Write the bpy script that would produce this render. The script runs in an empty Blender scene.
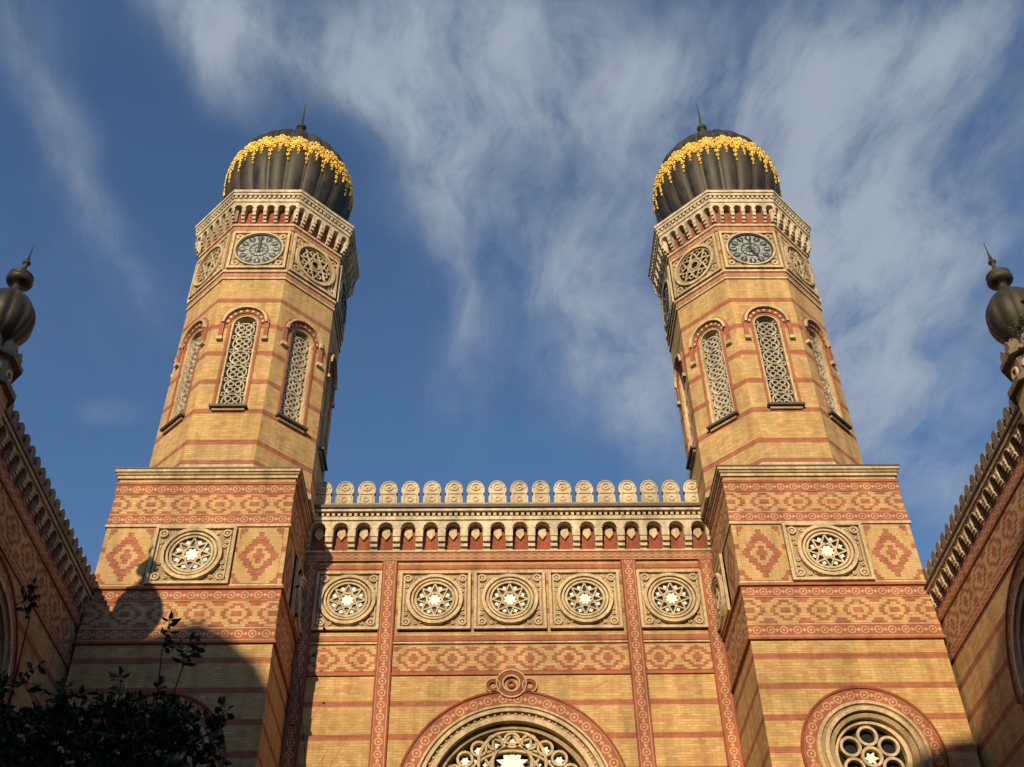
import bpy, math, random
from mathutils import Vector, Matrix
random.seed(7)
rad=math.radians
scene=bpy.context.scene
scene.view_settings.view_transform='Standard'
scene.view_settings.look='None'
scene.view_settings.exposure=0
ZV=Vector((0,0,1))
GZ=-1.6

# ------------------------------------------------------------ camera
FPX=1156.0; TH=rad(42.0); PSI=rad(1.5); RHO=rad(1.16)
CAM=Vector((-0.59,-27.0,0.0))
F=Vector((math.sin(PSI)*math.cos(TH),math.cos(PSI)*math.cos(TH),math.sin(TH)))
R0=Vector((math.cos(PSI),-math.sin(PSI),0)); U0=R0.cross(F)
UP=U0*math.cos(RHO)+R0*math.sin(RHO); RT=R0*math.cos(RHO)-U0*math.sin(RHO)
cam=bpy.data.cameras.new('camera'); camo=bpy.data.objects.new('camera',cam)
scene.collection.objects.link(camo)
M=Matrix((RT,UP,-F)).transposed().to_4x4(); M.translation=CAM
camo.matrix_world=M
cam.sensor_width=36; cam.lens=36*FPX/1024; cam.clip_end=3000; cam.clip_start=0.1
scene.camera=camo

# ------------------------------------------------------------ node helpers
class NT:
    def __init__(s,nt): s.nt=nt; s.n=nt.nodes; s.l=nt.links
    def put(s,sock,v):
        if isinstance(v,bpy.types.NodeSocket): s.l.new(v,sock)
        else: sock.default_value=v
    def m(s,op,a,b=None,c=None,clamp=False):
        x=s.n.new('ShaderNodeMath'); x.operation=op; x.use_clamp=clamp
        s.put(x.inputs[0],a)
        if b is not None: s.put(x.inputs[1],b)
        if c is not None: s.put(x.inputs[2],c)
        return x.outputs[0]
    def mix(s,f,a,b,mode='MIX'):
        x=s.n.new('ShaderNodeMix'); x.data_type='RGBA'; x.blend_type=mode
        s.put(x.inputs[0],f)
        s.put(x.inputs[6],a if isinstance(a,bpy.types.NodeSocket) else (*a,1))
        s.put(x.inputs[7],b if isinstance(b,bpy.types.NodeSocket) else (*b,1))
        return x.outputs[2]
    def noise(s,vec,scale,detail=3,rough=0.5):
        x=s.n.new('ShaderNodeTexNoise'); x.inputs['Scale'].default_value=scale
        x.inputs['Detail'].default_value=detail; x.inputs['Roughness'].default_value=rough
        if vec is not None: s.l.new(vec,x.inputs['Vector'])
        return x.outputs['Fac']
    def rng(s,v,a,b,c,d,smooth=False):
        x=s.n.new('ShaderNodeMapRange')
        if smooth: x.interpolation_type='SMOOTHSTEP'
        s.put(x.inputs[0],v)
        for i,q in enumerate((a,b,c,d)): x.inputs[1+i].default_value=q
        return x.outputs[0]
    def comb(s,x,y,z=0.0):
        c=s.n.new('ShaderNodeCombineXYZ'); s.put(c.inputs[0],x); s.put(c.inputs[1],y); s.put(c.inputs[2],z); return c.outputs[0]
    def sep(s,v):
        c=s.n.new('ShaderNodeSeparateXYZ'); s.l.new(v,c.inputs[0]); return c.outputs
    def scalevec(s,v,sc):
        x=s.n.new('ShaderNodeMapping'); s.l.new(v,x.inputs[0]); x.inputs['Scale'].default_value=sc; return x.outputs[0]

def newmat(name,rough=0.85,metal=0.0):
    mt=bpy.data.materials.new(name); mt.use_nodes=True
    t=NT(mt.node_tree); b=t.n['Principled BSDF']
    b.inputs['Roughness'].default_value=rough; b.inputs['Metallic'].default_value=metal
    if rough>0.6: b.inputs['Specular IOR Level'].default_value=0.2
    tc=t.n.new('ShaderNodeTexCoord')
    return mt,t,b,tc
def bump(t,b,h,dist=0.01,st=0.6):
    x=t.n.new('ShaderNodeBump'); x.inputs['Distance'].default_value=dist; x.inputs['Strength'].default_value=st
    t.l.new(h,x.inputs['Height']); t.l.new(x.outputs[0],b.inputs['Normal'])
def weather(t,tc,col,lo=0.70,hi=1.1):
    geo=t.n.new('ShaderNodeNewGeometry').outputs['Position']
    n1=t.noise(t.scalevec(geo,(1,1,0.35)),0.9,3,0.65)
    n2=t.noise(t.scalevec(geo,(3.5,3.5,0.5)),1.0,2,0.6)
    f=t.m('ADD',t.m('MULTIPLY',n1,0.55),t.m('MULTIPLY',n2,0.45))
    v=t.rng(f,0.36,0.62,lo,hi)
    return t.mix(1.0,col,t.comb(v,v,v),'MULTIPLY')

Y1=(0.62,0.415,0.17); Y2=(0.48,0.30,0.105); YM=(0.41,0.28,0.145)
RB1=(0.41,0.138,0.072); RB2=(0.31,0.098,0.052); RM=(0.36,0.19,0.115)
def bricktex(t,uv,c1,c2,cm,w=0.27,h=0.08,ms=0.009):
    x=t.n.new('ShaderNodeTexBrick'); t.l.new(uv,x.inputs['Vector'])
    x.inputs['Color1'].default_value=(*c1,1); x.inputs['Color2'].default_value=(*c2,1); x.inputs['Mortar'].default_value=(*cm,1)
    x.inputs['Scale'].default_value=1; x.inputs['Mortar Size'].default_value=ms
    x.inputs['Brick Width'].default_value=w; x.inputs['Row Height'].default_value=h
    return x
def mat_brick(name,period=0,centre=0,width=0.2):
    mt,t,b,tc=newmat(name,0.9); uv=tc.outputs['UV']
    a=bricktex(t,uv,Y1,Y2,YM); col=a.outputs['Color']
    o=t.n.new('ShaderNodeTexVoronoi'); t.l.new(t.scalevec(uv,(1/0.27,1/0.16,1)),o.inputs['Vector']); o.inputs['Scale'].default_value=1
    ox=t.sep(o.outputs['Color'])[0]
    col=t.mix(t.rng(ox,0.64,0.95,0,0.65),col,(0.45,0.22,0.09))
    if period:
        v=t.sep(uv)[1]
        fr=t.m('FRACT',t.m('DIVIDE',t.m('SUBTRACT',v,centre-width/2),period))
        k=t.m('LESS_THAN',fr,width/period)
        r=bricktex(t,uv,RB1,RB2,RM)
        col=t.mix(k,col,r.outputs['Color'])
    col=weather(t,tc,col)
    t.l.new(col,b.inputs['Base Color']); bump(t,b,t.m('SUBTRACT',1.0,a.outputs['Fac']),0.012,0.5)
    return mt
def mat_redbrick():
    mt,t,b,tc=newmat('red_brick',0.9); r=bricktex(t,tc.outputs['UV'],RB1,RB2,RM)
    t.l.new(weather(t,tc,r.outputs['Color']),b.inputs['Base Color']); return mt
def mat_band(name,h,per):
    mt,t,b,tc=newmat(name,0.85); s=t.sep(tc.outputs['UV']); u,v=s[0],s[1]
    x=t.m('SUBTRACT',t.m('FRACT',t.m('DIVIDE',u,per)),0.5); x=t.m('MULTIPLY',x,per)
    d=t.m('SQRT',t.m('ADD',t.m('MULTIPLY',x,x),t.m('MULTIPLY',v,v)))
    ring=t.m('LESS_THAN',t.m('ABSOLUTE',t.m('SUBTRACT',d,0.27*h)),0.05*h)
    dot=t.m('LESS_THAN',d,0.10*h)
    x2=t.m('SUBTRACT',0.5*per,t.m('ABSOLUTE',x)); 
    lz=t.m('LESS_THAN',t.m('ADD',x2,t.m('ABSOLUTE',v)),0.17*h)
    ed=t.m('GREATER_THAN',t.m('ABSOLUTE',v),0.45*h)
    f=t.m('MAXIMUM',t.m('MAXIMUM',ring,dot),t.m('MAXIMUM',lz,ed))
    col=t.mix(f,(0.36,0.122,0.066),(0.56,0.36,0.19))
    t.l.new(weather(t,tc,col,0.68,1.1),b.inputs['Base Color']); bump(t,b,f,0.02,0.7); return mt
YF1=(0.60,0.39,0.17); YF2=(0.50,0.32,0.13); RF=(0.42,0.148,0.076)
def mat_frieze(name,h,per):
    mt,t,b,tc=newmat(name,0.9); uv=tc.outputs['UV']; s=t.sep(uv); u,v=s[0],s[1]
    uq=t.m('MULTIPLY',t.m('ADD',t.m('FLOOR',t.m('DIVIDE',u,0.07)),0.5),0.07)
    vq=t.m('MULTIPLY',t.m('ADD',t.m('FLOOR',t.m('DIVIDE',v,0.08)),0.5),0.08)
    x=t.m('ABSOLUTE',t.m('SUBTRACT',t.m('FRACT',t.m('DIVIDE',uq,per)),0.5))
    d=t.m('ADD',t.m('MULTIPLY',x,2.0),t.m('DIVIDE',t.m('ABSOLUTE',vq),h*0.5))
    o1=t.m('MULTIPLY',t.m('GREATER_THAN',d,0.72),t.m('LESS_THAN',d,1.02))
    o2=t.m('LESS_THAN',d,0.38)
    o3=t.m('GREATER_THAN',d,1.5)
    f=t.m('MAXIMUM',o1,t.m('MAXIMUM',o2,o3))
    a=bricktex(t,uv,YF1,YF2,YM); r=bricktex(t,uv,RF,RB2,RM)
    col=t.mix(f,a.outputs['Color'],r.outputs['Color'])
    t.l.new(weather(t,tc,col),b.inputs['Base Color']); bump(t,b,t.m('SUBTRACT',1.0,a.outputs['Fac']),0.012,0.5); return mt
def mat_diamond(name,w,h):
    mt,t,b,tc=newmat(name,0.9); uv=tc.outputs['UV']; s=t.sep(uv); u,v=s[0],s[1]
    uq=t.m('MULTIPLY',t.m('ADD',t.m('FLOOR',t.m('DIVIDE',u,0.08)),0.5),0.08)
    vq=t.m('MULTIPLY',t.m('ADD',t.m('FLOOR',t.m('DIVIDE',v,0.08)),0.5),0.08)
    d=t.m('ADD',t.m('DIVIDE',t.m('ABSOLUTE',uq),w*0.5),t.m('DIVIDE',t.m('ABSOLUTE',vq),h*0.5))
    o1=t.m('MULTIPLY',t.m('GREATER_THAN',d,0.55),t.m('LESS_THAN',d,0.95)); o2=t.m('LESS_THAN',d,0.30); o3=t.m('GREATER_THAN',d,1.65)
    f=t.m('MAXIMUM',t.m('MAXIMUM',o1,o3),o2)
    a=bricktex(t,uv,YF1,YF2,YM); r=bricktex(t,uv,RF,RB2,RM)
    t.l.new(weather(t,tc,t.mix(f,a.outputs['Color'],r.outputs['Color'])),b.inputs['Base Color']); return mt
def mat_stone(name,c,lo=0.5,hi=1.1,sc=9,bd=0.03):
    mt,t,b,tc=newmat(name,0.88)
    geo=t.n.new('ShaderNodeNewGeometry').outputs['Position']
    n=t.noise(geo,sc,3,0.6); k=t.rng(n,0.3,0.7,0.72,1.12)
    col=t.mix(1.0,c,t.comb(k,k,k),'MULTIPLY')
    t.l.new(weather(t,tc,col,lo,hi),b.inputs['Base Color']); bump(t,b,n,bd,0.6); return mt
def mat_plain(name,c,rough=0.8,metal=0,var=0.25,sc=4,spec=None):
    mt,t,b,tc=newmat(name,rough,metal)
    geo=t.n.new('ShaderNodeNewGeometry').outputs['Position']
    k=t.rng(t.noise(geo,sc,3,0.65),0.3,0.7,1-var,1+var)
    t.l.new(t.mix(1.0,c,t.comb(k,k,k),'MULTIPLY'),b.inputs['Base Color']); return mt

m_shaft=mat_brick('yellow_brick_tower_stripes',1.22,22.0,0.2)
m_block=mat_brick('yellow_brick_block_stripes',0.85,14.75,0.17)
m_fac=mat_brick('yellow_brick_facade_stripes',0.98,15.0,0.17)
m_brick=mat_brick('yellow_brick')
m_red=mat_redbrick()
m_band=mat_band('terracotta_band',0.35,0.36)
m_band3=mat_band('terracotta_arch_band',0.40,0.42)
m_band2=mat_band('terracotta_narrow_band',0.25,0.26)
m_pil=mat_band('terracotta_pilaster',0.36,0.36)
m_fr=mat_frieze('diamond_brick_frieze',0.72,0.98)
m_fr2=mat_frieze('diamond_brick_frieze_wide',0.80,1.12)
m_dia=mat_diamond('diamond_brick_panel',1.2,1.8)
m_stone=mat_stone('carved_limestone',(0.64,0.49,0.29),0.6)
m_stone2=mat_stone('carved_limestone_background',(0.46,0.33,0.18),0.55,1.05,22,0.05)
m_grille=mat_stone('window_tracery_stone',(0.60,0.52,0.38),0.6,1.05,14)
m_white=mat_stone('pale_crest_stone',(0.66,0.54,0.36),0.55,1.1,7)
m_terra=mat_stone('terracotta_plain',(0.32,0.095,0.052),0.6,1.1,12)
m_void=mat_plain('dark_window_glass',(0.014,0.013,0.013),0.25)
m_pane=mat_plain('milky_window_pane',(0.78,0.76,0.68),0.4,0,0.12)
m_zinc=mat_plain('dark_zinc_flashing',(0.07,0.055,0.045),0.6)
m_dialr=mat_plain('clock_dial',(0.27,0.29,0.255),0.5)
m_dark=mat_plain('clock_black_iron',(0.02,0.025,0.03),0.45)
m_num=mat_plain('clock_numeral',(0.42,0.43,0.36),0.5)
def mat_dome():
    mt,t,b,tc=newmat('weathered_bronze_sheet',0.55,0.2)
    geo=t.n.new('ShaderNodeNewGeometry').outputs['Position']
    n=t.noise(t.scalevec(geo,(1,1,0.3)),2.2,5,0.7)
    col=t.mix(t.rng(n,0.35,0.65,0,1),(0.018,0.016,0.010),(0.068,0.055,0.036))
    t.l.new(col,b.inputs['Base Color']); t.l.new(t.rng(n,0.3,0.7,0.45,0.7),b.inputs['Roughness'])
    b.inputs['Specular IOR Level'].default_value=0.35
    bump(t,b,t.noise(geo,3,3),0.04,0.4); return mt
m_dome=mat_dome()
m_gold=mat_plain('gilding',(0.85,0.55,0.10),0.48,0.55,0.35,5)

# ------------------------------------------------------------ mesh builder
class MB:
    def __init__(s): s.v=[];s.f=[];s.uv=[];s.mi=[];s.mats=[];s.sm=[];s.frame(Vector((0,0,0)),Vector((1,0,0)),Vector((0,-1,0)));s.c=(0,0);s.swap=False
    def frame(s,O,U,N): s.O=Vector(O);s.U=Vector(U);s.N=Vector(N)
    def nframe(s,cx,cy,k,n):
        a=-math.pi/2+k*2*math.pi/n
        s.frame((cx,cy,0),(-math.sin(a),math.cos(a),0),(math.cos(a),math.sin(a),0))
    def mat(s,m):
        if m not in s.mats: s.mats.append(m)
        return s.mats.index(m)
    def raw(s,pts,m,uvs=None,smooth=False):
        i=len(s.v); s.v+= [tuple(p) for p in pts]; s.f.append(tuple(range(i,i+len(pts))))
        s.uv+= uvs if uvs else [(0,0)]*len(pts); s.mi.append(s.mat(m)); s.sm.append(smooth)
    def face(s,pts,m):
        us=[p[0] for p in pts];vs=[p[1] for p in pts];ns=[p[2] for p in pts]
        e=1e-5
        if max(ns)-min(ns)<e: uv=[(p[0]-s.c[0],p[1]-s.c[1]) for p in pts]
        elif max(vs)-min(vs)<e: uv=[(p[0]-s.c[0],p[2]) for p in pts]
        elif max(us)-min(us)<e: uv=[(p[2]+p[0]-s.c[0],p[1]-s.c[1]) for p in pts]
        else: uv=[(p[0]+p[2]-s.c[0],p[1]-s.c[1]) for p in pts]
        if s.swap: uv=[(b,a) for a,b in uv]
        s.raw([s.O+s.U*p[0]+ZV*p[1]+s.N*p[2] for p in pts],m,uv)
    def quad(s,u0,u1,v0,v1,n,m): s.face([(u0,v0,n),(u1,v0,n),(u1,v1,n),(u0,v1,n)],m)
    def prism(s,poly,n0,n1,m,ms=None,back=False):
        ms=ms or m
        s.face([(a,b,n1) for a,b in poly],m)
        if back: s.face([(a,b,n0) for a,b in poly],m)
        for i in range(len(poly)):
            a=poly[i];b=poly[(i+1)%len(poly)]
            s.face([(a[0],a[1],n0),(b[0],b[1],n0),(b[0],b[1],n1),(a[0],a[1],n1)],ms)
    def box(s,u0,u1,v0,v1,n0,n1,m): s.prism([(u0,v0),(u1,v0),(u1,v1),(u0,v1)],n0,n1,m)
    def ring(s,cu,cv,r0,r1,n0,n1,m,seg=32,a0=0,a1=360,polar=False):
        full=abs(a1-a0)>=359.9
        A=[rad(a0+(a1-a0)*i/seg) for i in range(seg+1)]
        rm=(r0+r1)/2
        for i in range(seg):
            c0,s0,c1,s1=math.cos(A[i]),math.sin(A[i]),math.cos(A[i+1]),math.sin(A[i+1])
            p=[(cu+r0*c0,cv+r0*s0),(cu+r1*c0,cv+r1*s0),(cu+r1*c1,cv+r1*s1),(cu+r0*c1,cv+r0*s1)]
            if polar:
                s.raw([s.O+s.U*q[0]+ZV*q[1]+s.N*n1 for q in p],m,[(A[i]*rm,r0-rm),(A[i]*rm,r1-rm),(A[i+1]*rm,r1-rm),(A[i+1]*rm,r0-rm)])
            else: s.face([(q[0],q[1],n1) for q in p],m)
            s.face([(p[1][0],p[1][1],n0),(p[2][0],p[2][1],n0),(p[2][0],p[2][1],n1),(p[1][0],p[1][1],n1)],m)
            s.face([(p[0][0],p[0][1],n0),(p[3][0],p[3][1],n0),(p[3][0],p[3][1],n1),(p[0][0],p[0][1],n1)],m)
        if not full:
            for a in (A[0],A[-1]):
                c,q=math.cos(a),math.sin(a)
                s.face([(cu+r0*c,cv+r0*q,n0),(cu+r1*c,cv+r1*q,n0),(cu+r1*c,cv+r1*q,n1),(cu+r0*c,cv+r0*q,n1)],m)
    def disc(s,cu,cv,r,n,m,seg=32): s.face([(cu+r*math.cos(2*math.pi*i/seg),cv+r*math.sin(2*math.pi*i/seg),n) for i in range(seg)],m)
    def bar(s,p,q,w,n0,n1,m):
        dx,dy=q[0]-p[0],q[1]-p[1]; L=math.hypot(dx,dy); a,b=-dy/L*w/2,dx/L*w/2
        s.prism([(p[0]+a,p[1]+b),(q[0]+a,q[1]+b),(q[0]-a,q[1]-b),(p[0]-a,p[1]-b)],n0,n1,m)
    def star(s,cu,cv,R,r,k,n0,n1,m,ph=0):
        s.prism([(cu+(R if i%2==0 else r)*math.cos(ph+math.pi*i/k),cv+(R if i%2==0 else r)*math.sin(ph+math.pi*i/k)) for i in range(2*k)],n0,n1,m)
    def starline(s,cu,cv,R,k,step,w,n0,n1,m,ph=0):
        P=[(cu+R*math.cos(ph+2*math.pi*i/k),cv+R*math.sin(ph+2*math.pi*i/k)) for i in range(k)]
        for i in range(k): s.bar(P[i],P[(i+step)%k],w,n0,n1+0.0013*i,m)
    def nprism(s,cx,cy,a,n,v0,v1,m,cap=None,centred=False,top=True,bottom=True):
        h=a*math.tan(math.pi/n); vm=(v0+v1)/2 if centred else 0
        oc=s.c; s.c=(0,vm); P=[]
        for k in range(n):
            s.nframe(cx,cy,k,n); s.quad(-h,h,v0,v1,a,m)
            P.append(s.O+s.U*h+s.N*a)
        s.c=oc
        if top: s.raw([p+ZV*v1 for p in P],cap or m,[(p.x,p.y) for p in P])
        if bottom: s.raw([p+ZV*v0 for p in P],cap or m,[(p.x,p.y) for p in P])
    def wallhole(s,u0,u1,v0,v1,hole,cc,n,depth,m,mr,mb):
        cu,cv=cc
        def proj(p):
            dx,dy=p[0]-cu,p[1]-cv; t=1e9;side=0
            if dx>1e-9: 
                q=(u1-cu)/dx
                if q<t:t=q;side=0
            if dy>1e-9:
                q=(v1-cv)/dy
                if q<t:t=q;side=1
            if dx<-1e-9:
                q=(u0-cu)/dx
                if q<t:t=q;side=2
            if dy<-1e-9:
                q=(v0-cv)/dy
                if q<t:t=q;side=3
            return (cu+dx*t,cv+dy*t),side
        corner={0:(u1,v1),1:(u0,v1),2:(u0,v0),3:(u1,v0)}
        N=len(hole)
        for i in range(N):
            a=hole[i];b=hole[(i+1)%N]
            A,sa=proj(a);B,sb=proj(b)
            pts=[a,A]
            k=sa
            while k!=sb: pts.append(corner[k]); k=(k+1)%4
            pts+=[B,b]
            s.face([(p[0],p[1],n) for p in pts],m)
            s.face([(a[0],a[1],n-depth),(b[0],b[1],n-depth),(b[0],b[1],n),(a[0],a[1],n)],mr)
        s.face([(p[0],p[1],n-depth) for p in hole],mb)
    def lathe(s,cx,cy,prof,m,seg=32,smooth=True,rf=None):
        rows=[]
        for r,z in prof:
            rows.append([Vector((cx+r*(rf(j/seg,z) if rf else 1)*math.cos(2*math.pi*j/seg),cy+r*(rf(j/seg,z) if rf else 1)*math.sin(2*math.pi*j/seg),z)) for j in range(seg+1)])
        for i in range(len(rows)-1):
            for j in range(seg):
                s.raw([rows[i][j],rows[i][j+1],rows[i+1][j+1],rows[i+1][j]],m,None,smooth)
    def blob(s,c,ax,ay,az,m,nu=8,nv=5):
        rows=[]
        for i in range(nv+1):
            t=math.pi*i/nv
            rows.append([c+ax*(math.sin(t)*math.cos(2*math.pi*j/nu))+ay*(math.sin(t)*math.sin(2*math.pi*j/nu))+az*math.cos(t) for j in range(nu)])
        for i in range(nv):
            for j in range(nu):
                s.raw([rows[i][j],rows[i][(j+1)%nu],rows[i+1][(j+1)%nu],rows[i+1][j]],m,None,True)
    def out(s,name,parent=None,merge=False):
        me=bpy.data.meshes.new(name); me.from_pydata(s.v,[],s.f)
        for m in s.mats: me.materials.append(m)
        me.polygons.foreach_set('material_index',s.mi); me.polygons.foreach_set('use_smooth',s.sm)
        ul=me.uv_layers.new(name='UVMap'); ul.data.foreach_set('uv',[c for p in s.uv for c in p])
        if merge:
            import bmesh
            bm=bmesh.new(); bm.from_mesh(me); bmesh.ops.remove_doubles(bm,verts=bm.verts,dist=0.0005)
            bmesh.ops.recalc_face_normals(bm,faces=bm.faces); bm.to_mesh(me); bm.free()
        me.update()
        o=bpy.data.objects.new(name,me); scene.collection.objects.link(o)
        if parent: o.parent=parent
        return o
def empty(name,loc=(0,0,0)):
    e=bpy.data.objects.new(name,None); scene.collection.objects.link(e); e.empty_display_size=0.5; return e
def spline(pts,n):
    out=[]
    for i in range(len(pts)-1):
        p0=pts[max(i-1,0)];p1=pts[i];p2=pts[i+1];p3=pts[min(i+2,len(pts)-1)]
        for k in range(n):
            t=k/n
            out.append(tuple(0.5*((2*p1[d])+(-p0[d]+p2[d])*t+(2*p0[d]-5*p1[d]+4*p2[d]-p3[d])*t*t+(-p0[d]+3*p1[d]-3*p2[d]+p3[d])*t**3) for d in (0,1)))
    out.append(pts[-1]); return out

def arcpts(cu,cv,r,a0,a1,n): return [(cu+r*math.cos(rad(a0+(a1-a0)*i/n)),cv+r*math.sin(rad(a0+(a1-a0)*i/n))) for i in range(n+1)]

def medallion(mb,cu,cv,w,h,R,n=0.0):
    k=R/0.86
    mb.box(cu-w/2,cu+w/2,cv-h/2,cv+h/2,n,n+0.05,m_stone2)
    fb=0.08
    for (a,b,c,d) in ((cu-w/2,cu+w/2,cv+h/2-fb,cv+h/2),(cu-w/2,cu+w/2,cv-h/2,cv-h/2+fb),(cu-w/2,cu-w/2+fb,cv-h/2+fb,cv+h/2-fb),(cu+w/2-fb,cu+w/2,cv-h/2+fb,cv+h/2-fb)):
        mb.box(a,b,c,d,n,n+0.13,m_stone)
    for sx in (-1,1):
        mb.box(cu+sx*(w/2-0.15)-0.02,cu+sx*(w/2-0.15)+0.02,cv-h/2+0.14,cv+h/2-0.14,n,n+0.09,m_stone)
    mb.ring(cu,cv,R-0.10*k,R,n,n+0.19,m_stone,36)
    mb.ring(cu,cv,R-0.15*k,R-0.10*k,n,n+0.08,m_stone2,36)
    mb.ring(cu,cv,R-0.21*k,R-0.15*k,n,n+0.17,m_stone,36)
    mb.ring(cu,cv,R-0.25*k,R-0.21*k,n,n+0.09,m_stone2,36)
    mb.ring(cu,cv,R-0.31*k,R-0.25*k,n,n+0.15,m_stone,36)
    mb.disc(cu,cv,R-0.30*k,n+0.06,m_void,36)
    r=R-0.31*k
    mb.starline(cu,cv,r,8,3,0.045*k,n+0.07,n+0.115,m_stone)
    mb.ring(cu,cv,0.20*k,0.235*k,n+0.07,n+0.13,m_stone,20)
    mb.star(cu,cv,0.26*k,0.14*k,8,n+0.07,n+0.10,m_pane,rad(22.5))
    for i in range(8):
        t=rad(22.5+45*i); mb.star(cu+0.43*k*math.cos(t),cv+0.43*k*math.sin(t),0.075*k,0.045*k,4,n+0.07,n+0.09,m_pane,t)
    for sx in (-1,1):
        for sy in (-1,1):
            x=cu+sx*(w/2-0.25*k);y=cv+sy*(h/2-0.25*k)
            mb.ring(x,y,0.075*k,0.125*k,n,n+0.12,m_stone,14)
            mb.disc(x,y,0.045*k,n+0.11,m_stone,8)
            for dx,dy in ((0.02,-0.28),(-0.28,0.02),(-0.02,-0.44),(-0.44,-0.02)):
                mb.ring(x+sx*dx*k,y+sy*dy*k,0.025*k,0.06*k,n,n+0.1,m_stone,8)

def corbels(mb,u0,u1,nb,vb,vs,vt,n0,n1,m,mbk=None,low=0.35):
    w=(u1-u0)/nb; leg=w*0.17; r=w/2-leg
    for i in range(nb):
        a=u0+i*w;b=a+w
        poly=[(a,vt),(a,vb),(a+leg,vb)]+[(a+w/2-r*math.cos(rad(t)),vs+r*math.sin(rad(t))) for t in range(0,181,20)]+[(b-leg,vb),(b,vb),(b,vt)]
        mb.prism(poly,n0,n1,m)
        mb.ring(a+w/2,vs,r*0.98,r*1.16,n1,n1+0.025,m,9,0,180)
    for i in range(nb+1):
        a=u0+i*w; d=n1-n0
        x0=max(u0,a-leg*0.9);x1=min(u1,a+leg*0.9)
        mb.box(x0,x1,vb-low*0.4,vb,n0,n0+d*0.9,m)
        mb.box(x0,x1,vb-low*0.72,vb-low*0.4,n0,n0+d*0.62,m)
        mb.box(x0,x1,vb-low,vb-low*0.72,n0,n0+d*0.32,m)

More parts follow.
